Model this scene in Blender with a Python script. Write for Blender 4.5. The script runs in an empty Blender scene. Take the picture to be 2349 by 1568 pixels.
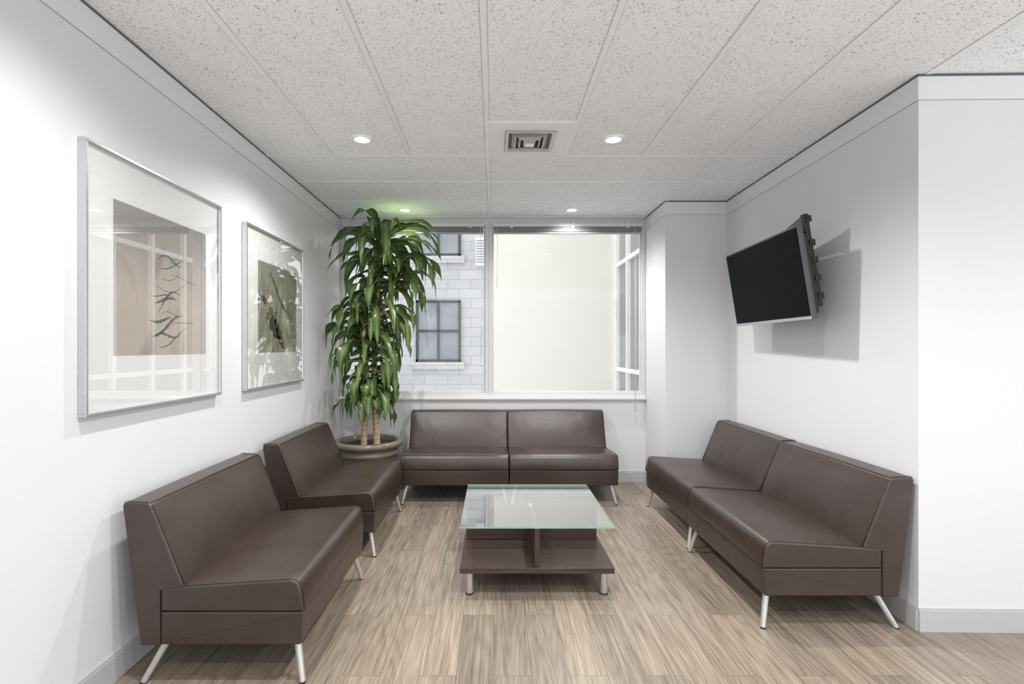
import bpy, bmesh, math, random
from mathutils import Vector, Matrix
random.seed(7)
scene = bpy.context.scene
scene.view_settings.view_transform = 'Standard'
scene.view_settings.exposure = 0.0
col = scene.collection
H = 2.557
XL = -1.488
YB = 4.867
YF = -1.0

# ------------------------------------------------------------------ materials
def new_mat(name):
    m = bpy.data.materials.new(name); m.use_nodes = True
    nt = m.node_tree
    return m, nt, nt.nodes['Principled BSDF']
def N(nt, t, **kw):
    n = nt.nodes.new(t)
    for k, v in kw.items():
        if k in n.inputs: n.inputs[k].default_value = v
        else: setattr(n, k, v)
    return n
def L(nt, a, b): nt.links.new(a, b)
def math_n(nt, op, a, b=None):
    n = nt.nodes.new('ShaderNodeMath'); n.operation = op
    for i, v in enumerate((a, b)):
        if v is None: continue
        if isinstance(v, (int, float)): n.inputs[i].default_value = v
        else: L(nt, v, n.inputs[i])
    return n.outputs[0]
def ramp(nt, fac, stops):
    r = nt.nodes.new('ShaderNodeValToRGB'); cr = r.color_ramp
    while len(cr.elements) < len(stops): cr.elements.new(0.5)
    for e, (p, c) in zip(cr.elements, stops):
        e.position = p; e.color = (c[0], c[1], c[2], 1) if len(c) == 3 else c
    L(nt, fac, r.inputs[0]); return r.outputs[0]
def mixc(nt, fac, a, b, mode='MIX'):
    n = nt.nodes.new('ShaderNodeMix'); n.data_type = 'RGBA'; n.blend_type = mode
    if isinstance(fac, (int, float)): n.inputs[0].default_value = fac
    else: L(nt, fac, n.inputs[0])
    for i, v in ((6, a), (7, b)):
        if isinstance(v, tuple): n.inputs[i].default_value = (v[0], v[1], v[2], 1)
        else: L(nt, v, n.inputs[i])
    return n.outputs[2]
def simple(name, c, rough=0.5, metal=0.0, noise=0.04, nscale=8.0, bump=0.0, bscale=200.0, spec=0.5):
    m, nt, p = new_mat(name)
    tc = N(nt, 'ShaderNodeTexCoord')
    nz = N(nt, 'ShaderNodeTexNoise'); nz.inputs['Scale'].default_value = nscale; nz.inputs['Detail'].default_value = 3
    L(nt, tc.outputs['Object'], nz.inputs['Vector'])
    lo = tuple(max(0, x*(1-noise)) for x in c); hi = tuple(min(1, x*(1+noise)) for x in c)
    L(nt, ramp(nt, nz.outputs[0], [(0.3, lo), (0.7, hi)]), p.inputs['Base Color'])
    p.inputs['Roughness'].default_value = rough; p.inputs['Metallic'].default_value = metal
    p.inputs['Specular IOR Level'].default_value = spec
    if bump:
        nb = N(nt, 'ShaderNodeTexNoise'); nb.inputs['Scale'].default_value = bscale
        L(nt, tc.outputs['Object'], nb.inputs['Vector'])
        b = N(nt, 'ShaderNodeBump'); b.inputs['Strength'].default_value = bump; b.inputs['Distance'].default_value = 0.002
        L(nt, nb.outputs[0], b.inputs['Height']); L(nt, b.outputs[0], p.inputs['Normal'])
    return m
def glassy(name, tint=(1, 1, 1), f0=0.05, gain=0.95, power=5.0, rough=0.0):
    m = bpy.data.materials.new(name); m.use_nodes = True; nt = m.node_tree
    nt.nodes.remove(nt.nodes['Principled BSDF']); out = nt.nodes['Material Output']
    lw = N(nt, 'ShaderNodeLayerWeight'); lw.inputs['Blend'].default_value = 0.5
    f = math_n(nt, 'POWER', lw.outputs['Facing'], power)
    f = math_n(nt, 'MULTIPLY', f, gain); f = math_n(nt, 'ADD', f, f0)
    t = N(nt, 'ShaderNodeBsdfTransparent'); t.inputs[0].default_value = (*tint, 1)
    g = N(nt, 'ShaderNodeBsdfGlossy'); g.inputs['Roughness'].default_value = rough; g.inputs[0].default_value = (1, 1, 1, 1)
    mx = N(nt, 'ShaderNodeMixShader'); L(nt, f, mx.inputs[0]); L(nt, t.outputs[0], mx.inputs[1]); L(nt, g.outputs[0], mx.inputs[2])
    L(nt, mx.outputs[0], out.inputs['Surface'])
    return m
def emis(name, c, s):
    m, nt, p = new_mat(name)
    p.inputs['Base Color'].default_value = (*c, 1)
    p.inputs['Emission Color'].default_value = (*c, 1); p.inputs['Emission Strength'].default_value = s
    return m

M_wall = simple('wall_paint', (0.69, 0.697, 0.71), 0.5, noise=0.012, nscale=1.5, bump=0.08, bscale=150)
M_trim = simple('trim_paint', (0.735, 0.74, 0.75), 0.45, noise=0.01)
M_groove_shade = simple('groove_shadow_grey', (0.40, 0.40, 0.41), 0.7)
M_dark_shade = simple('painted_dark_shade', (0.12, 0.12, 0.13), 0.7)  # shade as colour: ceiling-edge strip and vent interior
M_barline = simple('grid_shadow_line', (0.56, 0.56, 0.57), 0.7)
M_base = simple('baseboard_grey', (0.48, 0.48, 0.49), 0.4, noise=0.02)
M_frame = simple('window_frame_paint', (0.64, 0.64, 0.65), 0.4, noise=0.01)
M_sill = simple('window_sill_paint', (0.80, 0.80, 0.80), 0.35, noise=0.01)
M_silver = simple('brushed_silver', (0.60, 0.60, 0.61), 0.3, metal=0.85, noise=0.03, nscale=60)
M_legs = simple('satin_aluminium', (0.60, 0.59, 0.57), 0.35, metal=0.6, noise=0.03, nscale=60)
M_chrome = simple('chrome', (0.75, 0.75, 0.76), 0.12, metal=1.0)
M_black = simple('black_plastic', (0.012, 0.012, 0.014), 0.4)
M_rubber = simple('dark_rubber', (0.03, 0.03, 0.03), 0.7)
M_screen = simple('tv_screen_glass', (0.004, 0.0045, 0.006), 0.3, noise=0.0, spec=0.03)
M_bezel = simple('dark_grey_bezel', (0.09, 0.09, 0.10), 0.3, metal=0.4)
M_mat = simple('white_mat_board', (0.76, 0.76, 0.755), 0.8, noise=0.01)
M_glass_pic = glassy('picture_glass', f0=0.12, gain=1.6, power=3.3)
M_glass_win = glassy('window_glass', f0=0.04, gain=0.9)
M_glass_top = glassy('table_glass', tint=(0.88, 0.95, 0.925), f0=0.07, gain=1.1, power=2.8, rough=0.005)
M_glass_edge = simple('green_glass_edge', (0.25, 0.42, 0.36), 0.1, noise=0.1)
M_blind = simple('blind_aluminium', (0.36, 0.36, 0.37), 0.4, noise=0.03)
M_cord = simple('blind_cord', (0.75, 0.75, 0.74), 0.7)
M_bulb = emis('lamp_bulb', (1.0, 0.98, 0.94), 18)
M_ring = simple('white_lamp_ring', (0.88, 0.88, 0.88), 0.4)
M_panel = simple('vent_panel_white', (0.86, 0.86, 0.86), 0.5, noise=0.01)
M_vent = simple('vent_metal', (0.45, 0.45, 0.46), 0.25, metal=0.8)
M_tbar = simple('ceiling_grid_white', (0.90, 0.90, 0.91), 0.45, noise=0.01)
M_seam = simple('dark_stitching', (0.018, 0.011, 0.009), 0.6)
M_soil = simple('potting_soil', (0.035, 0.025, 0.018), 0.95, noise=0.5, nscale=60, bump=0.8, bscale=80)
M_pot = simple('glazed_ceramic_taupe', (0.17, 0.15, 0.115), 0.2, noise=0.15, nscale=7)
M_stroke = simple('ink_stroke', (0.06, 0.055, 0.05), 0.8)
M_stroke_soft = simple('sepia_wash', (0.30, 0.26, 0.21), 0.8)

def leather():
    m, nt, p = new_mat('brown_leather')
    tc = N(nt, 'ShaderNodeTexCoord')
    nz = N(nt, 'ShaderNodeTexNoise'); nz.inputs['Scale'].default_value = 5; nz.inputs['Detail'].default_value = 4
    L(nt, tc.outputs['Object'], nz.inputs['Vector'])
    L(nt, ramp(nt, nz.outputs[0], [(0.3, (0.034, 0.0205, 0.0165)), (0.7, (0.045, 0.028, 0.0235))]), p.inputs['Base Color'])
    p.inputs['Roughness'].default_value = 0.33
    p.inputs['Specular IOR Level'].default_value = 0.66
    v = N(nt, 'ShaderNodeTexVoronoi'); v.inputs['Scale'].default_value = 420
    L(nt, tc.outputs['Object'], v.inputs['Vector'])
    w = N(nt, 'ShaderNodeTexNoise'); w.inputs['Scale'].default_value = 7; w.inputs['Detail'].default_value = 2
    L(nt, tc.outputs['Object'], w.inputs['Vector'])
    s = math_n(nt, 'ADD', math_n(nt, 'MULTIPLY', v.outputs['Distance'], 0.10), math_n(nt, 'MULTIPLY', w.outputs[0], 1.8))
    b = N(nt, 'ShaderNodeBump'); b.inputs['Strength'].default_value = 0.4; b.inputs['Distance'].default_value = 0.007
    L(nt, s, b.inputs['Height']); L(nt, b.outputs[0], p.inputs['Normal'])
    return m
M_leather = leather()

def wood_dark():
    m, nt, p = new_mat('dark_walnut_veneer')
    tc = N(nt, 'ShaderNodeTexCoord'); mp = N(nt, 'ShaderNodeMapping'); mp.inputs['Scale'].default_value = (2, 40, 40)
    L(nt, tc.outputs['Object'], mp.inputs[0])
    nz = N(nt, 'ShaderNodeTexNoise'); nz.inputs['Scale'].default_value = 2; nz.inputs['Detail'].default_value = 6
    L(nt, mp.outputs[0], nz.inputs['Vector'])
    L(nt, ramp(nt, nz.outputs[0], [(0.3, (0.030, 0.016, 0.014)), (0.7, (0.066, 0.037, 0.033))]), p.inputs['Base Color'])
    p.inputs['Roughness'].default_value = 0.4
    return m
M_wood = wood_dark()

def floor_mat():
    m, nt, p = new_mat('oak_vinyl_planks')
    tc = N(nt, 'ShaderNodeTexCoord'); sp = N(nt, 'ShaderNodeSeparateXYZ'); L(nt, tc.outputs['Object'], sp.inputs[0])
    cb = N(nt, 'ShaderNodeCombineXYZ'); L(nt, sp.outputs[1], cb.inputs[0]); L(nt, sp.outputs[0], cb.inputs[1])
    br = N(nt, 'ShaderNodeTexBrick'); br.offset = 0.37; br.offset_frequency = 2; br.squash = 1.0
    L(nt, cb.outputs[0], br.inputs['Vector'])
    br.inputs['Color1'].default_value = (0, 0, 0, 1); br.inputs['Color2'].default_value = (1, 1, 1, 1); br.inputs['Mortar'].default_value = (0.5, 0.5, 0.5, 1)
    br.inputs['Scale'].default_value = 1.0; br.inputs['Mortar Size'].default_value = 0.0010; br.inputs['Mortar Smooth'].default_value = 0.3
    br.inputs['Brick Width'].default_value = 1.22; br.inputs['Row Height'].default_value = 0.15
    rnd = N(nt, 'ShaderNodeSeparateColor'); L(nt, br.outputs['Color'], rnd.inputs[0])
    off = math_n(nt, 'MULTIPLY', rnd.outputs[0], 37.0)
    # cathedral figure: contour lines of a smooth, strongly lengthwise-stretched noise
    xx = math_n(nt, 'MULTIPLY', sp.outputs[0], 9.0); yy = math_n(nt, 'MULTIPLY', sp.outputs[1], 0.8)
    c2 = N(nt, 'ShaderNodeCombineXYZ'); L(nt, xx, c2.inputs[0]); L(nt, yy, c2.inputs[1]); L(nt, off, c2.inputs[2])
    n1 = N(nt, 'ShaderNodeTexNoise'); n1.inputs['Scale'].default_value = 1.0; n1.inputs['Detail'].default_value = 0.5; n1.inputs['Distortion'].default_value = 0.0
    L(nt, c2.outputs[0], n1.inputs['Vector'])
    rings = math_n(nt, 'SINE', math_n(nt, 'MULTIPLY', n1.outputs[0], 90.0))
    rings = math_n(nt, 'POWER', math_n(nt, 'ADD', math_n(nt, 'MULTIPLY', rings, 0.5), 0.5), 0.5)
    x3 = math_n(nt, 'MULTIPLY', sp.outputs[0], 200.0); y3 = math_n(nt, 'MULTIPLY', sp.outputs[1], 5.0)
    c3 = N(nt, 'ShaderNodeCombineXYZ'); L(nt, x3, c3.inputs[0]); L(nt, y3, c3.inputs[1]); L(nt, off, c3.inputs[2])
    n2 = N(nt, 'ShaderNodeTexNoise'); n2.inputs['Scale'].default_value = 1.0; n2.inputs['Detail'].default_value = 4
    L(nt, c3.outputs[0], n2.inputs['Vector'])
    x5 = math_n(nt, 'MULTIPLY', sp.outputs[0], 45.0); y5 = math_n(nt, 'MULTIPLY', sp.outputs[1], 1.6)
    c5 = N(nt, 'ShaderNodeCombineXYZ'); L(nt, x5, c5.inputs[0]); L(nt, y5, c5.inputs[1]); L(nt, off, c5.inputs[2])
    n5 = N(nt, 'ShaderNodeTexNoise'); n5.inputs['Scale'].default_value = 1.0; n5.inputs['Detail'].default_value = 3
    L(nt, c5.outputs[0], n5.inputs['Vector'])
    g = math_n(nt, 'ADD', math_n(nt, 'MULTIPLY', rings, 0.085), math_n(nt, 'MULTIPLY', n2.outputs[0], 0.60))
    g = math_n(nt, 'ADD', g, math_n(nt, 'MULTIPLY', n5.outputs[0], 0.36))
    c = ramp(nt, g, [(0.30, (0.110, 0.082, 0.059)), (0.54, (0.255, 0.206, 0.160)), (0.76, (0.38, 0.325, 0.268))])
    tone = ramp(nt, rnd.outputs[0], [(0.0, (0.82, 0.82, 0.82)), (1.0, (1.13, 1.125, 1.12))])
    c = mixc(nt, 1.0, c, tone, 'MULTIPLY')
    c = mixc(nt, br.outputs['Fac'], c, (0.10, 0.075, 0.055))
    L(nt, c, p.inputs['Base Color'])
    p.inputs['Roughness'].default_value = 0.32
    b = N(nt, 'ShaderNodeBump'); b.inputs['Strength'].default_value = 0.2; b.inputs['Distance'].default_value = 0.002
    L(nt, g, b.inputs['Height']); L(nt, b.outputs[0], p.inputs['Normal'])
    return m
M_floor = floor_mat()

def ceil_mat():
    m, nt, p = new_mat('fissured_acoustic_tile')
    tc = N(nt, 'ShaderNodeTexCoord')
    n1 = N(nt, 'ShaderNodeTexNoise'); n1.inputs['Scale'].default_value = 150; n1.inputs['Detail'].default_value = 1.5; n1.inputs['Distortion'].default_value = 1.2
    L(nt, tc.outputs['Object'], n1.inputs['Vector'])
    n2 = N(nt, 'ShaderNodeTexNoise'); n2.inputs['Scale'].default_value = 300; n2.inputs['Detail'].default_value = 1
    L(nt, tc.outputs['Object'], n2.inputs['Vector'])
    n3 = N(nt, 'ShaderNodeTexNoise'); n3.inputs['Scale'].default_value = 9; n3.inputs['Detail'].default_value = 2
    L(nt, tc.outputs['Object'], n3.inputs['Vector'])
    a = math_n(nt, 'ADD', n1.outputs[0], math_n(nt, 'MULTIPLY', math_n(nt, 'SUBTRACT', n3.outputs[0], 0.5), 0.10))
    f1 = ramp(nt, a, [(0.62, (0, 0, 0)), (0.665, (1, 1, 1))])
    f2 = ramp(nt, n2.outputs[0], [(0.63, (0, 0, 0)), (0.71, (0.6, 0.6, 0.6))])
    f = mixc(nt, 1.0, f1, f2, 'LIGHTEN')
    L(nt, mixc(nt, f, (0.945, 0.955, 0.97), (0.25, 0.255, 0.27)), p.inputs['Base Color'])
    p.inputs['Roughness'].default_value = 0.9
    b = N(nt, 'ShaderNodeBump'); b.inputs['Strength'].default_value = 0.3; b.inputs['Distance'].default_value = 0.002; b.invert = True
    L(nt, f, b.inputs['Height']); L(nt, b.outputs[0], p.inputs['Normal'])
    return m
M_ceil = ceil_mat()

def stone_mat():
    m, nt, p = new_mat('grey_stone_blocks')
    tc = N(nt, 'ShaderNodeTexCoord'); sp = N(nt, 'ShaderNodeSeparateXYZ'); L(nt, tc.outputs['Object'], sp.inputs[0])
    cb = N(nt, 'ShaderNodeCombineXYZ'); L(nt, sp.outputs[0], cb.inputs[0]); L(nt, sp.outputs[2], cb.inputs[1])
    br = N(nt, 'ShaderNodeTexBrick'); L(nt, cb.outputs[0], br.inputs['Vector'])
    br.inputs['Color1'].default_value = (0.49, 0.495, 0.51, 1); br.inputs['Color2'].default_value = (0.55, 0.555, 0.57, 1); br.inputs['Mortar'].default_value = (0.34, 0.345, 0.37, 1)
    br.inputs['Scale'].default_value = 1.0; br.inputs['Mortar Size'].default_value = 0.006
    br.inputs['Brick Width'].default_value = 0.46; br.inputs['Row Height'].default_value = 0.19
    L(nt, br.outputs[0], p.inputs['Base Color']); p.inputs['Roughness'].default_value = 0.9
    return m
M_stone = stone_mat()
M_cream = simple('cream_render', (0.82, 0.795, 0.735), 0.8, noise=0.02, nscale=0.6)
M_ext_white = simple('white_mullion', (0.88, 0.88, 0.88), 0.5)
M_ext_glass = simple('pale_facade_glass', (0.27, 0.265, 0.25), 0.3, noise=0.08, nscale=0.8)
M_ext_dark = simple('dark_window_frame', (0.05, 0.055, 0.06), 0.5)
M_ext_pane = simple('grey_window_pane', (0.28, 0.30, 0.33), 0.2, noise=0.15, nscale=3, spec=0.3)
M_ground = simple('courtyard_concrete', (0.4, 0.4, 0.39), 0.9)

def leaf_mat():
    m, nt, p = new_mat('dracaena_leaf')
    uv = N(nt, 'ShaderNodeUVMap'); sp = N(nt, 'ShaderNodeSeparateXYZ'); L(nt, uv.outputs[0], sp.inputs[0])
    tc = N(nt, 'ShaderNodeTexCoord')
    nz = N(nt, 'ShaderNodeTexNoise'); nz.inputs['Scale'].default_value = 5; nz.inputs['Detail'].default_value = 2
    L(nt, tc.outputs['Object'], nz.inputs['Vector'])
    d = math_n(nt, 'ABSOLUTE', math_n(nt, 'SUBTRACT', sp.outputs[0], 0.5))
    d = math_n(nt, 'ADD', d, math_n(nt, 'MULTIPLY', math_n(nt, 'SUBTRACT', nz.outputs[0], 0.5), 0.35))
    c = ramp(nt, d, [(0.0, (0.23, 0.30, 0.11)), (0.14, (0.13, 0.20, 0.055)), (0.35, (0.055, 0.110, 0.027)), (0.5, (0.072, 0.138, 0.034))])
    L(nt, c, p.inputs['Base Color']); p.inputs['Roughness'].default_value = 0.28
    tr = N(nt, 'ShaderNodeBsdfTranslucent'); L(nt, mixc(nt, 0.5, c, (0.20, 0.26, 0.09)), tr.inputs[0])
    mx = N(nt, 'ShaderNodeMixShader'); mx.inputs[0].default_value = 0.15
    L(nt, p.outputs[0], mx.inputs[1]); L(nt, tr.outputs[0], mx.inputs[2]); L(nt, mx.outputs[0], nt.nodes['Material Output'].inputs['Surface'])
    return m
M_leaf = leaf_mat()
def cane_mat():
    m, nt, p = new_mat('tan_cane_bark')
    tc = N(nt, 'ShaderNodeTexCoord'); w = N(nt, 'ShaderNodeTexWave'); w.bands_direction = 'Z'; w.inputs['Scale'].default_value = 7; w.inputs['Distortion'].default_value = 6; w.inputs['Detail'].default_value = 4
    L(nt, tc.outputs['Object'], w.inputs['Vector'])
    L(nt, ramp(nt, w.outputs[0], [(0.0, (0.34, 0.24, 0.13)), (0.6, (0.44, 0.33, 0.20))]), p.inputs['Base Color'])
    p.inputs['Roughness'].default_value = 0.7
    return m
M_cane = cane_mat()

def art_mat(name, cols, top, scale=3.0, dist=1.5):
    m, nt, p = new_mat(name)
    tc = N(nt, 'ShaderNodeTexCoord'); mp = N(nt, 'ShaderNodeMapping'); mp.inputs['Scale'].default_value = (1, 1.8, 0.7)
    L(nt, tc.outputs['Object'], mp.inputs[0])
    nz = N(nt, 'ShaderNodeTexNoise'); nz.inputs['Scale'].default_value = scale; nz.inputs['Detail'].default_value = 5; nz.inputs['Distortion'].default_value = dist
    L(nt, mp.outputs[0], nz.inputs['Vector'])
    c = ramp(nt, nz.outputs[0], cols)
    sp = N(nt, 'ShaderNodeSeparateXYZ'); L(nt, tc.outputs['Object'], sp.inputs[0])
    f = ramp(nt, math_n(nt, 'ADD', sp.outputs[2], math_n(nt, 'MULTIPLY', nz.outputs[0], 0.3)), [(0.62, (0, 0, 0)), (0.95, (0.9, 0.9, 0.9))])
    L(nt, mixc(nt, f, c, top), p.inputs['Base Color']); p.inputs['Roughness'].default_value = 0.9
    return m
M_art1 = art_mat('abstract_print_beige', [(0.3, (0.26, 0.215, 0.17)), (0.5, (0.46, 0.40, 0.335)), (0.7, (0.42, 0.385, 0.34))], (0.24, 0.235, 0.225))
M_art2 = art_mat('abstract_print_green', [(0.3, (0.10, 0.11, 0.08)), (0.5, (0.28, 0.28, 0.22)), (0.7, (0.44, 0.39, 0.33))], (0.24, 0.26, 0.20), 4.0, 2.0)

# ------------------------------------------------------------------ mesh helpers
def make_obj(name, verts, faces, mats, parent=None, loc=(0, 0, 0), rot=(0, 0, 0), smooth=False, midx=None):
    me = bpy.data.meshes.new(name); me.from_pydata([tuple(v) for v in verts], [], faces); me.update()
    if not isinstance(mats, (list, tuple)): mats = [mats]
    for m in mats: me.materials.append(m)
    if midx: me.polygons.foreach_set('material_index', midx)
    bm = bmesh.new(); bm.from_mesh(me); bmesh.ops.recalc_face_normals(bm, faces=bm.faces); bm.to_mesh(me); bm.free()
    if smooth: me.polygons.foreach_set('use_smooth', [len(p.vertices) <= 8 for p in me.polygons])
    ob = bpy.data.objects.new(name, me); ob.location = loc; ob.rotation_euler = rot
    col.objects.link(ob)
    if parent: ob.parent = parent
    return ob
class MB:
    def __init__(s): s.v = []; s.f = []; s.m = []
    def add(s, v, f, mi=0):
        o = len(s.v); s.v += [tuple(x) for x in v]; s.f += [tuple(i+o for i in q) for q in f]; s.m += [mi]*len(f)
    def box(s, x0, x1, y0, y1, z0, z1, mi=0):
        v = [(x, y, z) for x in (x0, x1) for y in (y0, y1) for z in (z0, z1)]
        s.add(v, [(0, 1, 3, 2), (4, 6, 7, 5), (0, 4, 5, 1), (2, 3, 7, 6), (0, 2, 6, 4), (1, 5, 7, 3)], mi)
    def prism(s, poly, z0, z1, mi=0):
        n = len(poly)
        v = [(x, y, z0) for x, y in poly] + [(x, y, z1) for x, y in poly]
        f = [tuple(range(n)), tuple(range(n, 2*n))] + [(i, (i+1) % n, (i+1) % n+n, i+n) for i in range(n)]
        s.add(v, f, mi)
    def tube(s, p, q, r1, r2, seg=16, mi=0):
        p = Vector(p); q = Vector(q); d = (q-p).normalized()
        a = d.orthogonal().normalized(); b = d.cross(a)
        v = []
        for c, r in ((p, r1), (q, r2)):
            for i in range(seg):
                t = 2*math.pi*i/seg; v.append(c+a*math.cos(t)*r+b*math.sin(t)*r)
        f = [tuple(range(seg)), tuple(range(seg, 2*seg))] + [(i, (i+1) % seg, (i+1) % seg+seg, i+seg) for i in range(seg)]
        s.add(v, f, mi)
    def path(s, pts, r, seg=6, mi=0):
        pts = [Vector(p) for p in pts]; n = len(pts)
        rr = r if isinstance(r, list) else [r]*n
        v = []; up = Vector((0.13, 0.31, 1)).normalized()
        for i, p in enumerate(pts):
            d = (pts[min(i+1, n-1)]-pts[max(i-1, 0)]).normalized()
            a = d.cross(up)
            if a.length < 1e-3: a = d.orthogonal()
            a.normalize(); b = d.cross(a)
            for k in range(seg):
                t = 2*math.pi*k/seg; v.append(p+a*math.cos(t)*rr[i]+b*math.sin(t)*rr[i])
        f = [tuple(range(seg)), tuple(range((n-1)*seg, n*seg))]
        for i in range(n-1):
            for k in range(seg):
                f.append((i*seg+k, i*seg+(k+1) % seg, (i+1)*seg+(k+1) % seg, (i+1)*seg+k))
        s.add(v, f, mi)
    def lathe(s, prof, c=(0, 0), seg=48, mi=0):
        v = []; n = len(prof)
        for k in range(seg):
            t = 2*math.pi*k/seg
            for r, z in prof: v.append((c[0]+r*math.cos(t), c[1]+r*math.sin(t), z))
        f = []
        for k in range(seg):
            k2 = (k+1) % seg
            for i in range(n-1): f.append((k*n+i, k2*n+i, k2*n+i+1, k*n+i+1))
        s.add(v, f, mi)
    def obj(s, name, mats, parent=None, smooth=False, **kw):
        return make_obj(name, s.v, s.f, mats, parent, smooth=smooth, midx=s.m, **kw)
def bevel(ob, w, seg=2):
    m = ob.modifiers.new('bevel', 'BEVEL'); m.width = w; m.segments = seg; m.limit_method = 'ANGLE'; m.angle_limit = math.radians(40)
    ob.data.polygons.foreach_set('use_smooth', [True]*len(ob.data.polygons))
    wn = ob.modifiers.new('wn', 'WEIGHTED_NORMAL'); wn.keep_sharp = True
    return ob
def empty(name, loc, label, category, group=None, rot=(0, 0, 0)):
    e = bpy.data.objects.new(name, None); e.location = loc; e.rotation_euler = rot; e.empty_display_size = 0.1
    col.objects.link(e); tag(e, label, category, group); return e
def tag(o, label, category, group=None):
    o['label'] = label; o['category'] = category
    if group: o['group'] = group
def struct(o, label=None, category=None):
    o['kind'] = 'structure'
    if label: o['label'] = label
    if category: o['category'] = category
    return o

# ------------------------------------------------------------------ room shell
b = MB(); b.box(-1.7, 4.6, YF, 5.05, -0.1, 0)
struct(b.obj('floor', M_floor), 'greyish oak plank floor with visible wood grain', 'floor')
b = MB(); b.box(-1.7, 4.6, YF, 5.05, H, H+0.1)
TX = [-0.04+0.508*k for k in range(-2, 9)]
TY = [3.285, 3.793, 4.301]
tb = 0.0125; zt = H-0.004; ln = 0.003
def bar(x0, x1, y0, y1):
    dx, dy = (ln, 0) if (x1-x0) < (y1-y0) else (0, ln)
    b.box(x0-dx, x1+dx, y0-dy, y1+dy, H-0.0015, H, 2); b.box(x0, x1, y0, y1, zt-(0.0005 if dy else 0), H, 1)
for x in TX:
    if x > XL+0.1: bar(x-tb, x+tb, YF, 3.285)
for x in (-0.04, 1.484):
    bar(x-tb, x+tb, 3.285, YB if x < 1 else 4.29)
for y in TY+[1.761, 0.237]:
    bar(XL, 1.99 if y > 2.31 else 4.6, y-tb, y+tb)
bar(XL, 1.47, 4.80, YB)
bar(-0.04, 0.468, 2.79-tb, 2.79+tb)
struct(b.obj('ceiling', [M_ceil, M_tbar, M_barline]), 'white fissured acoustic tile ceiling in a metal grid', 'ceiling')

b = MB(); b.box(XL-0.15, XL, YF, 5.05, 0, H)
struct(b.obj('wall_left', M_wall), 'plain pale grey painted wall', 'wall')
b = MB(); b.box(XL, 1.467, YB, YB+0.15, 0, 0.80); b.box(XL, 1.467, YB, YB+0.15, 2.53, H)
struct(b.obj('wall_back', M_wall), 'pale grey painted wall under the window', 'wall')
b = MB(); b.prism([(1.467, 4.29), (2.14, 4.29), (2.14, 5.05), (1.467, 5.05)], 0, H)
struct(b.obj('wall_column', M_wall), 'pale grey boxed column beside the window', 'wall')
PR0 = (1.952, 2.305); PR1 = (1.992, 4.29)
b = MB(); b.prism([PR0, (2.14, 2.45), (2.14, 4.29), PR1], 0, H)
struct(b.obj('wall_right', M_wall), 'pale grey painted wall', 'wall')
b = MB(); b.prism([PR0, (4.6, 2.255), (4.6, 2.45), (2.14, 2.45)], 0, H)
struct(b.obj('wall_return', M_wall), 'pale grey painted wall', 'wall')

def seg_boards(name, p, q, zs, mats, label, cat):
    p = Vector(p); q = Vector(q); d = (q-p).normalized(); n = Vector((-d.y, d.x))
    b = MB()
    for z0, z1, mi, t in zs:
        a = n*t
        b.prism([tuple(p), tuple(q), tuple(q+a), tuple(p+a)], z0, z1, mi)
    return struct(b.obj(name, mats), label, cat)
crown = [(H-0.012, H-0.0005, 2, 0.004), (H-0.118, H-0.012, 0, 0.003), (H-0.121, H-0.118, 1, 0.002)]  # dark top strip and grey bottom strip are painted shadow lines
base = [(0, 0.095, 0, 0.012), (0.095, 0.105, 0, 0.007)]
segs = {'left': ((XL, 4.866), (XL, YF)), 'column_side': ((1.467, 4.29), (1.467, 4.866)),
        'column_front': ((1.99, 4.29), (1.464, 4.29)), 'right': ((1.952, 2.305), (1.992, 4.284)), 'return': ((4.6, 2.255), (1.949, 2.305))}
k = 1
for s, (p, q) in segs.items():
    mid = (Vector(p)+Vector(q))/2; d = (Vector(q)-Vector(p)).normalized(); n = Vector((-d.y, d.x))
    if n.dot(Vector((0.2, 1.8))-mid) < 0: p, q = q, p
    seg_boards('trim_%d' % k, p, q, crown, [M_trim, M_groove_shade, M_dark_shade], 'painted band under the ceiling with painted shade lines for groove and ceiling edge', 'trim'); k += 1
    seg_boards('baseboard_%s' % s, p, q, base, [M_base], 'grey baseboard', 'baseboard')
b = MB(); b.box(XL, 1.467, YB-0.012, YB, 0, 0.095); b.box(XL, 1.467, YB-0.007, YB, 0.095, 0.105)
struct(b.obj('baseboard_back', M_base), 'grey baseboard', 'baseboard')

def window(idx, x0, x1):
    b = MB(); y0, y1 = 4.845, 4.90; z0, z1 = 0.835, 2.53
    b.box(x0, x1, y0, y1, z1-0.05, z1); b.box(x0, x1, y0, y1, z0, z0+0.03)
    b.box(x0, x0+0.036, y0, y1, z0+0.03, z1-0.05); b.box(x1-0.036, x1, y0, y1, z0+0.03, z1-0.05)
    b.box(x0+0.036, x1-0.036, y0+0.02, y1, z0+0.03, z0+0.045); b.box(x0+0.036, x1-0.036, y0+0.02, y1, z1-0.065, z1-0.05)
    b.box(x0+0.036, x0+0.048, y0+0.02, y1, z0+0.045, z1-0.065); b.box(x1-0.048, x1-0.036, y0+0.02, y1, z0+0.045, z1-0.065)
    w = struct(bevel(b.obj('window_%d' % idx, M_frame), 0.002), 'light grey aluminium framed fixed window', 'window')
    make_obj('glass_pane', [(x0+0.04, 4.88, z0+0.03), (x1-0.04, 4.88, z0+0.03), (x1-0.04, 4.88, z1-0.05), (x0+0.04, 4.88, z1-0.05)], [(0, 1, 2, 3)], M_glass_win, w)
    return w
window(1, XL+0.002, -0.049); window(2, -0.0485, 1.465)
b = MB(); b.box(XL, 1.466, 4.822, 4.90, 0.80, 0.834); struct(bevel(b.obj('trim_6', M_sill), 0.004), 'white window sill board', 'window sill')

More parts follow.
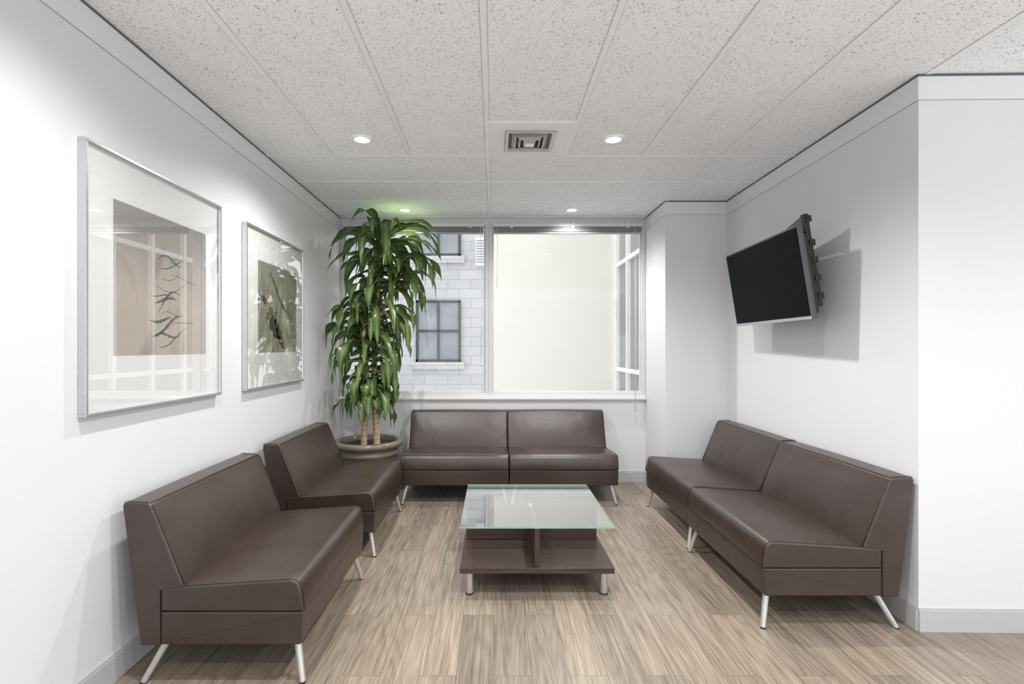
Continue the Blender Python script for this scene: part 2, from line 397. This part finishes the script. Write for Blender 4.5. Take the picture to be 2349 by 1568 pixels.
# ------------------------------------------------------------------ blinds
def blind(x0, x1, cords, label):
    e = empty('venetian_blind', ((x0+x1)/2, 4.80, 2.40), label, 'blind', 'raised venetian blinds at the window')
    w = (x1-x0)/2
    b = MB(); b.box(-w, w, -0.018, 0.018, 0.055, 0.085); bevel(b.obj('headrail', M_frame, e), 0.003)
    b = MB()
    for i in range(8):
        z = 0.008+i*0.0055; j = random.uniform(-0.003, 0.003)
        b.box(-w+0.01, w-0.01, -0.022+j, 0.022+j, z, z+0.0022)
    b.obj('slats', M_blind, e)
    b = MB(); b.box(-w+0.01, w-0.01, -0.016, 0.016, -0.012, 0.004); bevel(b.obj('bottom_rail', M_blind, e), 0.003)
    for cx, l in cords:
        b = MB(); b.path([(cx-(x0+x1)/2, -0.026, 0.07), (cx-(x0+x1)/2+0.004, -0.028, -l*0.5), (cx-(x0+x1)/2, -0.026, -l)], 0.0022)
        b.lathe([(0.0, -l-0.03), (0.006, -l-0.025), (0.004, -l), (0, -l+0.004)], (cx-(x0+x1)/2, -0.026), 10)
        b.obj('pull_cord', M_cord, e, smooth=True)
    for cx in (-w*0.75, 0.05, w*0.8):
        b = MB(); b.box(cx-0.012, cx+0.012, -0.024, 0.02, 0.04, 0.10); b.obj('mounting_bracket', M_frame, e)
blind(XL+0.04, -0.09, [(-0.125, 1.25)], 'raised grey venetian blind behind the potted plant')
blind(-0.01, 1.42, [(0.03, 0.5), (1.345, 1.72)], 'raised grey venetian blind over the bare window pane')

# ------------------------------------------------------------------ ceiling fixtures
def downlight(x, y):
    e = empty('recessed_downlight', (x, y, H), 'small round recessed ceiling spotlight, lit, white ring', 'ceiling light', 'lit recessed ceiling spotlights')
    b = MB(); b.lathe([(0.040, -0.001), (0.042, -0.007), (0.060, -0.008), (0.066, -0.004), (0.066, 0.0)], seg=40); b.obj('trim_ring', M_ring, e, smooth=True)
    b = MB(); b.lathe([(0.0, -0.008), (0.018, -0.007), (0.033, -0.004), (0.041, -0.0008)], seg=32); b.obj('bulb', M_bulb, e, smooth=True)
    return e
def spot(x, y, energy, parent=None):
    l = bpy.data.lights.new('spot_lamp', 'SPOT'); l.energy = energy; l.spot_size = math.radians(150); l.spot_blend = 0.9
    l.shadow_soft_size = 0.035; l.color = (1.0, 0.985, 0.965)
    o = bpy.data.objects.new('lamp_light', l); col.objects.link(o)
    if parent: o.parent = parent; o.location = (0, 0, -0.03)
    else: o.location = (x, y, H-0.03)
for x, y, en in ((-0.795, 3.02, 105), (0.72, 3.02, 115), (-0.81, 4.57, 30), (0.71, 4.57, 85)):
    spot(x, y, en, downlight(x, y))
for x, y, en in ((-0.78, 1.47, 68), (0.72, 1.47, 100), (-0.78, -0.1, 42), (0.72, -0.1, 85), (2.8, 0.7, 75)):
    spot(x, y, en)

e = empty('ceiling_air_vent', (0.214, 3.037, H), 'white ceiling panel with square metal air diffuser', 'air vent')
b = MB(); a = 0.241; c = 0.150; z = -0.006
for (x0, x1, y0, y1) in ((-a, a, -a, -c), (-a, a, c, a), (-a, -c, -c, c), (c, a, -c, c)): b.box(x0, x1, y0, y1, z, -0.001)
b.obj('panel', M_panel, e)
def sq_ring(b, r0, z0, r1, z1, mi=0):
    v = [(sx*r0, sy*r0, z0) for sx, sy in ((-1, -1), (1, -1), (1, 1), (-1, 1))]+[(sx*r1, sy*r1, z1) for sx, sy in ((-1, -1), (1, -1), (1, 1), (-1, 1))]
    b.add(v, [(i, (i+1) % 4, (i+1) % 4+4, i+4) for i in range(4)], mi)
b = MB(); sq_ring(b, 0.150, -0.006, 0.143, -0.016); sq_ring(b, 0.143, -0.016, 0.128, -0.014); sq_ring(b, 0.128, -0.014, 0.120, -0.002); b.obj('outer_rim', M_vent, e)
b = MB(); b.box(-0.13, 0.13, -0.13, 0.13, -0.003, -0.001); b.obj('recess_shade_plate', M_dark_shade, e)  # flat plate, coloured dark as the shade inside the vent
b = MB()
for r, dz in ((0.105, 0.0), (0.078, -0.006), (0.050, -0.012)):
    sq_ring(b, r, -0.004+dz*0.3, r-0.020, -0.018+dz); sq_ring(b, r-0.020, -0.018+dz, r-0.024, -0.018+dz)
b.obj('louvre', M_vent, e)
b = MB(); b.box(-0.026, 0.026, -0.026, 0.026, -0.034, -0.030); bevel(b.obj('centre_plate', M_panel, e), 0.002)

# ------------------------------------------------------------------ sofa sections
def round_poly(pts, rad, seg=5, sub=0.05):
    n = len(pts); out = []
    for i in range(n):
        p0 = Vector(pts[i-1]); p = Vector(pts[i]); p1 = Vector(pts[(i+1) % n])
        r = rad[i]
        if r <= 0: out.append(p.copy()); continue
        a = (p0-p).normalized(); c = (p1-p).normalized()
        ang = a.angle(c); t = r/math.tan(ang/2)
        s = p+a*t; e = p+c*t
        bis = (a+c).normalized(); cen = p+bis*(r/math.sin(ang/2))
        va = s-cen; vb = e-cen; tot = va.angle(vb); sgn = 1 if va.x*vb.y-va.y*vb.x > 0 else -1
        for k in range(seg+1):
            th = sgn*tot*k/seg
            out.append(cen+Vector((va.x*math.cos(th)-va.y*math.sin(th), va.x*math.sin(th)+va.y*math.cos(th))))
    res = []
    for i in range(len(out)):
        p = out[i]; q = out[(i+1) % len(out)]; res.append(p); l = (q-p).length
        m = int(l/sub)
        for k in range(1, m+1): res.append(p+(q-p)*k/(m+1))
    return res
def loft(b, prof, W, r, fn=None, mi=0):
    """profile in (u,z); u = distance from the sofa back; extruded along x with rounded ends"""
    n = len(prof)
    area = sum(prof[i].x*prof[(i+1) % n].y-prof[(i+1) % n].x*prof[i].y for i in range(n))
    sg = 1 if area > 0 else -1
    nor = []
    for i in range(n):
        d = (prof[(i+1) % n]-prof[i-1]).normalized(); nor.append(Vector((d.y, -d.x))*sg)
    st = []
    for k in range(6):
        th = math.pi/2*k/5
        st.append((-W/2+r*(1-math.sin(th)), r*(1-math.cos(th))))
    st = sorted((x, r-math.sqrt(max(0, r*r-(r-(x+W/2))**2))) for x, _ in st)
    mids = [(-W/2+r+(W-2*r)*k/14, 0) for k in range(1, 14)]
    allst = st+mids+[(-x, o) for x, o in st[::-1]]
    v = []
    for x, o in allst:
        for i in range(n):
            q = prof[i]-nor[i]*o; u, z = q.x, q.y
            if fn: u, z = fn(x/(W/2), u, z)
            v.append((x, -u, z))
    f = []
    for s in range(len(allst)-1):
        for i in range(n):
            f.append((s*n+i, s*n+(i+1) % n, (s+1)*n+(i+1) % n, (s+1)*n+i))
    b.add(v, f, mi)
    b.add(v[:n], [tuple(range(n))], mi); b.add(v[-n:], [tuple(range(n))], mi)
W = 0.906
back_prof = round_poly([(0.0, 0.705), (0.108, 0.700), (0.238, 0.376), (0.147, 0.362), (0.147, 0.152), (0.07, 0.152)], [0.016, 0.020, 0.008, 0.003, 0.006, 0.010])
cush_prof = round_poly([(0.149, 0.284), (0.149, 0.374), (0.680, 0.408), (0.703, 0.284)], [0.004, 0.006, 0.036, 0.010])
base_prof = round_poly([(0.149, 0.155), (0.149, 0.282), (0.697, 0.282), (0.690, 0.155)], [0.005, 0.004, 0.005, 0.010])
def fn_cush(s, u, z):
    k = max(0, 1-abs(s)**4)*math.sin(math.pi*min(1, max(0, (u-0.15)/0.55)))
    if z > 0.36: z += 0.020*k
    if u > 0.66: u += 0.010*max(0, 1-s**4)*math.sin(math.pi*min(1, max(0, (z-0.283)/0.13)))
    return u, z
def fn_back(s, u, z):
    if z > 0.39 and u > 0.06:
        u += 0.018*max(0, 1-s**4)*math.sin(math.pi*min(1, (z-0.375)/0.33))
    if z > 0.69: z += 0.004*max(0, 1-s*s)
    return u, z
def seam_path(prof_pts, x):
    return [(x, -p[0], p[1]) for p in prof_pts]
def build_sofa_parts():
    parts = []
    b = MB(); loft(b, back_prof, W, 0.007, fn_back)
    for sx in (-1, 1):
        b.path(seam_path([(0.002, 0.66), (0.006, 0.7035), (0.02, 0.7065), (0.09, 0.7025), (0.104, 0.6985), (0.114, 0.688), (0.236, 0.385)], sx*(W/2-0.009)), 0.0014, mi=1)
    b.path([(-W/2+0.01, -0.106, 0.7005), (0, -0.108, 0.7035), (W/2-0.01, -0.106, 0.7005)], 0.0012, mi=1)
    parts.append(b.obj('backrest', [M_leather, M_seam], smooth=True))
    b = MB(); loft(b, cush_prof, W, 0.008, fn_cush)
    for sx in (-1, 1):
        b.path(seam_path([(0.24, 0.381), (0.64, 0.4065), (0.668, 0.405), (0.690, 0.388), (0.695, 0.36), (0.7025, 0.29)], sx*(W/2-0.006)), 0.0014, mi=1)
    parts.append(b.obj('seat_cushion', [M_leather, M_seam], smooth=True))
    b = MB(); loft(b, base_prof, W-0.004, 0.006)
    parts.append(b.obj('seat_base', [M_leather], smooth=True))
    for sx in (-1, 1):
        for u0, u1 in ((0.655, 0.690), (0.15, 0.072)):
            b = MB(); p = Vector((sx*(W/2-0.055), -u0, 0.156)); q = Vector((sx*(W/2-0.018), -u1, 0.004))
            b.tube(p, q, 0.0145, 0.0115, 20)
            qq = q.copy(); qq.z = 0.0; b.tube(q, qq, 0.0125, 0.0125, 20, 1)
            o = b.obj('leg', [M_legs, M_rubber]); bevel(o, 0.001); parts.append(o)
    return parts
protos = build_sofa_parts()
first = True
R = math.pi/2
RN = 2.308
sofas = [((-0.783+W/2+0.002, 4.852), 0, 'brown leather armless sofa section under the window next to the plant'),
         ((-0.783+1.5*W+0.006, 4.852), 0, 'brown leather armless sofa section under the bare window pane'),
         ((-1.433, 1.93+W/2), R, 'brown leather armless sofa section against the wall below the large pictures'),
         ((-1.433, 3.11+W/2-0.01), R, 'brown leather armless sofa section by the wall next to the plant'),
         ((1.938, RN+W/2), -R, 'brown leather armless sofa section beneath the television near the wall corner'),
         ((1.948, RN+1.5*W+0.008), -R, 'brown leather armless sofa section beneath the television beside the column')]
for (x, y), rz, lab in sofas:
    e = empty('sofa_section', (x, y, 0), lab, 'sofa', 'brown leather armless sofa sections', (0, 0, rz))
    for p in protos:
        if first: p.parent = e
        else:
            c = p.copy(); c.parent = e; col.objects.link(c)
    first = False

# ------------------------------------------------------------------ coffee table
tx, ty = 0.226, 3.01
e = empty('coffee_table', (tx, ty, 0), 'low square coffee table, glass top on dark wood cross dividers', 'coffee table')
h = 0.403
b = MB(); b.box(-h, h, -h, h, 0.124, 0.154); bevel(b.obj('lower_shelf', M_wood, e), 0.002)
b = MB(); b.box(-0.388, 0.388, -0.013, 0.013, 0.155, 0.352); bevel(b.obj('cross_panel', M_wood, e), 0.0015)
b = MB(); b.box(-0.013, 0.013, -0.388, -0.0135, 0.155, 0.352); b.box(-0.013, 0.013, 0.0135, 0.388, 0.155, 0.352); bevel(b.obj('cross_panel', M_wood, e), 0.0015)
b = MB(); zt0, zt1 = 0.360, 0.370
b.box(-h, h, -h, h, zt0, zt1)
g = b.obj('glass_top', [M_glass_top, M_glass_edge], e)
for p in g.data.polygons: p.material_index = 0 if abs(p.normal.z) > 0.5 else 1
for sx, sy in ((-0.3, 0), (0.3, 0), (0, -0.3), (0, 0.3), (0, 0)):
    b = MB(); b.tube((sx, sy, 0.352), (sx, sy, 0.360), 0.010, 0.010, 20); b.obj('glass_standoff', M_chrome, e)
for sx in (-1, 1):
    for sy in (-1, 1):
        b = MB(); b.tube((sx*0.355, sy*0.355, 0.008), (sx*0.355, sy*0.355, 0.124), 0.021, 0.021, 28); b.tube((sx*0.355, sy*0.355, 0), (sx*0.355, sy*0.355, 0.008), 0.0225, 0.0225, 28, 1)
        bevel(b.obj('leg', [M_silver, M_rubber], e), 0.001)

# ------------------------------------------------------------------ television
e = empty('wall_television', (1.965, 3.225, 1.715), 'black flat screen television tilted down on a wall bracket', 'television')
RT = (math.radians(9), 0, math.radians(-93)); off = (1.725-1.965, 0, 0)
TW, TH = 0.475, 0.262
def tvpart(b, name, mats, bev=0.0):
    o = b.obj(name, mats, e); o.location = off; o.rotation_euler = RT
    if bev: bevel(o, bev)
    return o
b = MB(); b.box(-TW, TW, 0.004, 0.035, -TH, TH); tvpart(b, 'bezel', M_bezel, 0.004)
b = MB(); b.box(-TW+0.012, TW-0.012, -0.0005, 0.003, -TH+0.020, TH-0.012); tvpart(b, 'screen', M_screen)
b = MB(); b.box(-TW, TW, -0.003, 0.0035, -TH, -TH+0.018); tvpart(b, 'bottom_strip', M_silver, 0.002)
b = MB(); b.box(-TW+0.03, TW-0.02, 0.0355, 0.060, -TH+0.03, TH-0.05); b.box(-TW+0.10, TW-0.08, 0.0605, 0.078, -TH+0.06, TH-0.12); tvpart(b, 'back_cover', M_black, 0.006)
for x, zt_ in ((0.40, 0.325), (0.0, 0.24)):
    b = MB(); b.box(x-0.015, x+0.015, 0.079, 0.108, -0.20, zt_)
    for z in (-0.14, -0.04, 0.06, 0.16, zt_-0.03): b.box(x-0.022, x+0.022, 0.088, 0.120, z-0.018, z+0.018)
    tvpart(b, 'mount_rail', M_black, 0.003)
b = MB()
b.add([(0.10, 0.084, 0.262), (0.385, 0.084, 0.262), (0.385, 0.084, 0.318), (0.10, 0.100, 0.262), (0.385, 0.100, 0.262), (0.385, 0.100, 0.318)], [(0, 1, 2), (3, 4, 5), (0, 1, 4, 3), (1, 2, 5, 4), (0, 2, 5, 3)])
b.box(-0.02, 0.40, 0.085, 0.103, 0.225, 0.262)
tvpart(b, 'mount_plate', M_bezel)
b = MB(); b.box(-0.095, -0.060, -0.20, 0.24, 0.08, 0.115); b.box(-0.095, -0.060, -0.20, 0.24, -0.10, -0.065)
b.box(-0.085, -0.020, -0.06, 0.06, -0.06, 0.115); b.box(-0.02, 0.0, -0.12, 0.12, -0.15, 0.15); bevel(b.obj('wall_bracket', M_black, e), 0.004)

# ------------------------------------------------------------------ framed pictures
def picture(y0, y1, z0, z1, ay0, ay1, az0, az1, art, label, strokes):
    xb = XL+0.001; cy = (y0+y1)/2
    e = empty('framed_picture', (xb, cy, z0), label, 'picture', 'large glazed prints in thin silver frames')
    w = (y1-y0)/2; hh = z1-z0; t = 0.012; D = 0.030
    b = MB(); b.box(0, D, -w, w, 0, t); b.box(0, D, -w, w, hh-t, hh); b.box(0, D, -w, -w+t, t, hh-t); b.box(0, D, w-t, w, t, hh-t)
    bevel(b.obj('frame', M_silver, e), 0.0015)
    b = MB(); b.box(0.001, 0.014, -w+t, w-t, t, hh-t); b.obj('mat_board', M_mat, e)
    b = MB(); b.box(0.0141, 0.0155, ay0-cy, ay1-cy, az0-z0, az1-z0)
    for pts, r, mi in strokes:
        n = len(pts); v = []; f = []
        for i, (s, zz) in enumerate(pts):
            q = pts[min(i+1, n-1)]; p = pts[max(i-1, 0)]; d = Vector((q[0]-p[0], q[1]-p[1])).normalized(); nn = Vector((-d.y, d.x))
            ww = r*math.sin(math.pi*(i+0.3)/(n-0.4))*(1+0.35*math.sin(i*1.7+r*900))
            for sg in (-1, 1):
                yy = min(max(s+nn.x*ww*sg, 0.002), ay1-ay0-0.002); z_ = min(max(zz+nn.y*ww*sg, 0.002), az1-az0-0.002)
                v.append((0.0158+0.0001*mi, ay0-cy+yy, az0-z0+z_))
        for i in range(n-1): f.append((2*i, 2*i+1, 2*i+3, 2*i+2))
        b.add(v, f, mi)
    b.obj('artwork', [art, M_stroke, M_stroke_soft], e)
    make_obj('glass', [(0.024, -w+t, t), (0.024, w-t, t), (0.024, w-t, hh-t), (0.024, -w+t, hh-t)], [(0, 1, 2, 3)], M_glass_pic, e)
def wig(s0, z0, s1, z1, amp, ph, n=24):
    return [(s0+(s1-s0)*i/n, z0+(z1-z0)*i/n+amp*math.sin(ph+5.2*i/n)) for i in range(n+1)]
rs = random.Random(11)
st1 = []
for k in range(15):
    zz = 0.03+0.029*k; s0 = 0.22+rs.uniform(-0.03, 0.10); s1 = s0+rs.uniform(0.12, 0.30)
    st1.append((wig(s0, zz, min(s1, 0.60), zz+rs.uniform(-0.01, 0.09), rs.uniform(0.008, 0.026), rs.uniform(0, 6)), rs.choice((0.0015, 0.003, 0.0045, 0.007)), 1))
st1.append(([(0.05+0.02*i, 0.50+0.012*math.sin(i*1.3)) for i in range(25)], 0.012, 2))
picture(1.79, 2.685, 1.05, 2.055, 1.94, 2.56, 1.27, 1.877, M_art1, 'large framed abstract print, beige with dark brush strokes, white mat', st1)
st2 = [(wig(0.03, 0.34, 0.33, 0.10, 0.04, 0.4), 0.045, 1), (wig(0.22, 0.22, 0.40, 0.02, 0.02, 1), 0.03, 1), (wig(0.05, 0.12, 0.20, 0.5, 0.03, 1), 0.03, 2), (wig(0.15, 0.50, 0.45, 0.28, 0.03, 1), 0.012, 1), (wig(0.1, 0.05, 0.5, 0.12, 0.02, 1), 0.01, 2)]
picture(2.956, 3.845, 1.045, 2.045, 3.13, 3.73, 1.27, 1.85, M_art2, 'framed abstract print, dark green and black shapes, beside the plant', st2)

# ------------------------------------------------------------------ potted plant
px_, py_ = -1.105, 4.42
e = empty('potted_plant', (px_, py_, 0), 'tall bushy corn plant in a wide glazed taupe ceramic pot', 'plant')
b = MB()
prof = [(0.0, 0.0), (0.175, 0.0), (0.185, 0.01), (0.215, 0.12), (0.243, 0.25), (0.256, 0.34), (0.258, 0.365), (0.268, 0.375), (0.270, 0.392), (0.262, 0.402), (0.262, 0.425), (0.275, 0.435),
        (0.292, 0.445), (0.300, 0.462), (0.298, 0.480), (0.285, 0.492), (0.268, 0.494), (0.252, 0.486), (0.246, 0.470), (0.244, 0.44), (0.24, 0.42)]
b.lathe(prof, seg=72); b.obj('pot', M_pot, e, smooth=True)
b = MB()
sv = [(0, 0, 0.452)]; sf = []; seg = 40
for ri, r in enumerate((0.08, 0.16, 0.243)):
    for k in range(seg):
        t = 2*math.pi*k/seg; sv.append((r*math.cos(t), r*math.sin(t), 0.448+random.uniform(-0.006, 0.006)))
for k in range(seg): sf.append((0, 1+k, 1+(k+1) % seg))
for ri in range(2):
    for k in range(seg): sf.append((1+ri*seg+k, 1+ri*seg+(k+1) % seg, 1+(ri+1)*seg+(k+1) % seg, 1+(ri+1)*seg+k))
b.add(sv, sf); b.obj('soil', M_soil, e, smooth=True)
def curve(pts, n=30):
    out = []
    P = [Vector(pts[0])]+[Vector(p) for p in pts]+[Vector(pts[-1])]
    for i in range(1, len(P)-2):
        for k in range(n):
            t = k/n; a, b_, c, d = P[i-1], P[i], P[i+1], P[i+2]
            out.append(0.5*((2*b_)+(-a+c)*t+(2*a-5*b_+4*c-d)*t*t+(-a+3*b_-3*c+d)*t**3))
    out.append(Vector(pts[-1])); return out
canes = [[(0.075, 0.0, 0.44), (0.06, 0.0, 0.75), (0.045, 0.01, 1.05), (0.07, 0.0, 1.45), (0.10, -0.03, 1.9), (0.13, -0.07, 2.24)],
         [(-0.035, -0.03, 0.44), (-0.01, -0.05, 0.8), (0.0, -0.06, 1.05), (-0.02, -0.08, 1.35), (0.0, -0.08, 1.62)],
         [(0.07, -0.01, 1.35), (0.13, -0.05, 1.6), (0.24, -0.09, 1.85), (0.29, -0.10, 2.04)]]
cc = []
for i, c in enumerate(canes):
    pts = curve(c, 12); cc.append(pts); r0 = (0.030, 0.030, 0.016)[i]
    b = MB(); b.path(pts, [r0*(1-0.45*k/len(pts)) for k in range(len(pts))], 14); b.obj('cane', M_cane, e, smooth=True)
lv = []; lf = []; luv = []
def leaf(base, az, el0, length, width, droop):
    n = 16; o = len(lv); p = Vector(base); el = el0
    tw = random.uniform(-1.0, 1.0); wav = random.uniform(0, 6); wf = random.uniform(10, 18)
    curl = random.uniform(-0.6, 0.6); kink = random.uniform(0.3, 0.6)
    for i in range(n+1):
        t = i/n
        a2 = az+curl*t
        d = Vector((math.cos(a2)*math.cos(el), math.sin(a2)*math.cos(el), math.sin(el)))
        sd = Vector((-math.sin(a2), math.cos(a2), 0)); up = d.cross(sd)
        ang = tw*t; sd2 = sd*math.cos(ang)+up*math.sin(ang); up2 = up*math.cos(ang)-sd*math.sin(ang)
        w = width*(0.35+0.65*math.sin(math.pi*min(1, t/0.45)*0.5)) if t < 0.45 else width*max(0.02, math.cos((t-0.45)/0.55*math.pi/2)**0.85)
        rip = 0.24*w*math.sin(wav+t*wf)
        for s in (-1, 0, 1):
            q = p+sd2*(w*0.5*s)+up2*((0.20*w if s else 0)+rip*s)
            q.x = max(q.x, XL+0.012-px_+random.random()*0.006); q.y = min(q.y, 4.765-py_); q.z = min(q.z, H-0.045); q.z = max(q.z, 0.555)
            dl = math.hypot(q.x+px_+0.81, q.y+py_-4.57)
            if dl < 0.30: q.z = min(q.z, H-0.20+0.5*max(0, dl-0.15))
            if q.x > 0.31: q.z = max(q.z, 0.75)
            lv.append(tuple(q)); luv.append((0.5+0.5*s, t))
        p = p+d*(length/n)
        dd = 1.8 if abs(t-kink) < 0.15 else 0.8
        el = max(-1.5, el-droop/n*dd)
    for i in range(n):
        for s in (0, 1):
            a = o+i*3+s; lf.append((a, a+1, a+4, a+3))
ga = 2.399
def along(pts, z0, z1, count, lfn, el=(0.3, 1.1), dr=(1.7, 2.7), wid=(0.055, 0.088), ph=0.0):
    for k in range(count):
        t = min(1, max(0, (k+0.5)/count+random.uniform(-0.03, 0.03))); z = z0+(z1-z0)*t
        q = min(pts, key=lambda p: abs(p.z-z)); q = Vector((q.x, q.y, z))
        az = ph+k*ga+random.uniform(-0.5, 0.5)
        leaf(q, az, random.uniform(*el), lfn(t)*random.uniform(0.72, 1.15), random.uniform(*wid), random.uniform(*dr))
along(cc[0], 1.50, 2.22, 52, lambda t: 0.54+0.10*t)
along(cc[0], 2.12, 2.24, 22, lambda t: 0.64, el=(0.3, 1.25), dr=(1.5, 2.3))
along(cc[2], 1.78, 2.04, 26, lambda t: 0.52, ph=1)
along(cc[1], 1.12, 1.63, 40, lambda t: 0.46+0.06*t, ph=2)
along(cc[0], 1.15, 1.55, 28, lambda t: 0.44+0.06*t, ph=3)
along(cc[0], 0.84, 1.12, 22, lambda t: 0.38, ph=0.5, el=(-0.2, 0.8), dr=(1.6, 2.6), wid=(0.06, 0.09))
along(cc[1], 0.80, 1.10, 22, lambda t: 0.38, ph=0.9, el=(-0.2, 0.8), dr=(1.6, 2.6), wid=(0.06, 0.09))
me = bpy.data.meshes.new('foliage'); me.from_pydata(lv, [], lf); me.update(); me.materials.append(M_leaf)
uvl = me.uv_layers.new(name='UVMap')
for lp in me.loops: uvl.data[lp.index].uv = luv[lp.vertex_index]
me.polygons.foreach_set('use_smooth', [True]*len(me.polygons))
fo = bpy.data.objects.new('foliage', me); col.objects.link(fo); fo.parent = e; fo['kind'] = 'stuff'; fo['label'] = 'long arching glossy green strap leaves'

# ------------------------------------------------------------------ outside
cx0 = -0.06; dc = 9.1
b = MB(); b.box(cx0, 2.26, dc, dc+0.3, -3, 7); o = b.obj('cream_building', M_cream); tag(o, 'blank cream rendered building wall across the courtyard', 'building')
b = MB(); b.box(2.262, 2.4, 5.2, 9.4, -3, 7); o = b.obj('glazed_facade', M_ext_glass); tag(o, 'pale glazed facade with white mullion grid', 'building')
b = MB()
for y in (5.21, 5.99, 6.77, 7.55, 8.33, 9.06): b.box(2.20, 2.262, y-0.035, y+0.035, -3, 7)
for z in (-1.0, 0.92, 2.78, 4.7): b.box(2.205, 2.262, 5.21, 9.09, z-0.035, z+0.035)
b.obj('mullion_grid', M_ext_white, o)
b = MB(); b.box(-6, cx0-0.01, 10.0, 10.3, -3, 7); st = b.obj('stone_building', M_stone); tag(st, 'pale grey stone block building with dark framed windows', 'building')
def ext_window(x0, x1, z0, z1):
    y = 10.0
    b = MB(); b.box(x0, x1, y-0.03, y-0.005, z0, z1, 1); t = 0.045
    b.box(x0, x0+t, y-0.06, y-0.02, z0, z1); b.box(x1-t, x1, y-0.06, y-0.02, z0, z1); b.box(x0, x1, y-0.06, y-0.02, z0, z0+t); b.box(x0, x1, y-0.06, y-0.02, z1-t, z1)
    xm = (x0+x1)/2; zm = z0+(z1-z0)*0.5; b.box(xm-0.022, xm+0.022, y-0.055, y-0.02, z0, z1); b.box(x0, x1, y-0.055, y-0.02, zm-0.022, zm+0.022)
    b.obj('building_window', [M_ext_dark, M_ext_pane], st)
    b = MB(); b.box(x0-0.08, x1+0.08, y-0.10, y-0.002, z0-0.14, z0-0.005); b.obj('stone_sill', M_stone, st)
for x0 in (-1.55, -3.1, -4.6):
    for z0 in (-1.2, 1.02, 3.12): ext_window(x0, x0+0.89, z0, z0+1.22)
b = MB(); b.box(-0.36, -0.13, 9.80, 9.99, 2.92, 3.46)
for i in range(9): b.box(-0.345, -0.145, 9.793, 9.80, 2.96+i*0.052, 2.985+i*0.052, 1)
bevel(b.obj('outdoor_unit', [M_ext_white, M_ext_pane], st), 0.006)
b = MB(); b.box(-6, 2.6, 5.1, 10.3, -3.1, -3); o = b.obj('courtyard_ground', M_ground); tag(o, 'grey concrete courtyard ground', 'ground')

# ------------------------------------------------------------------ light
w = bpy.data.worlds.new('World'); scene.world = w; w.use_nodes = True
bg = w.node_tree.nodes['Background']; bg.inputs[0].default_value = (0.96, 0.98, 1.0, 1); bg.inputs[1].default_value = 1.85

# ------------------------------------------------------------------ camera
cam = bpy.data.cameras.new('camera'); co = bpy.data.objects.new('camera', cam); col.objects.link(co)
co.location = (0, 0, 1.30); co.rotation_euler = (math.pi/2, 0, 0)
cam.sensor_width = 36; cam.lens = 1150/2349*36; cam.shift_x = 41.5/2349; cam.shift_y = 13/2349; cam.clip_start = 0.05
scene.camera = co
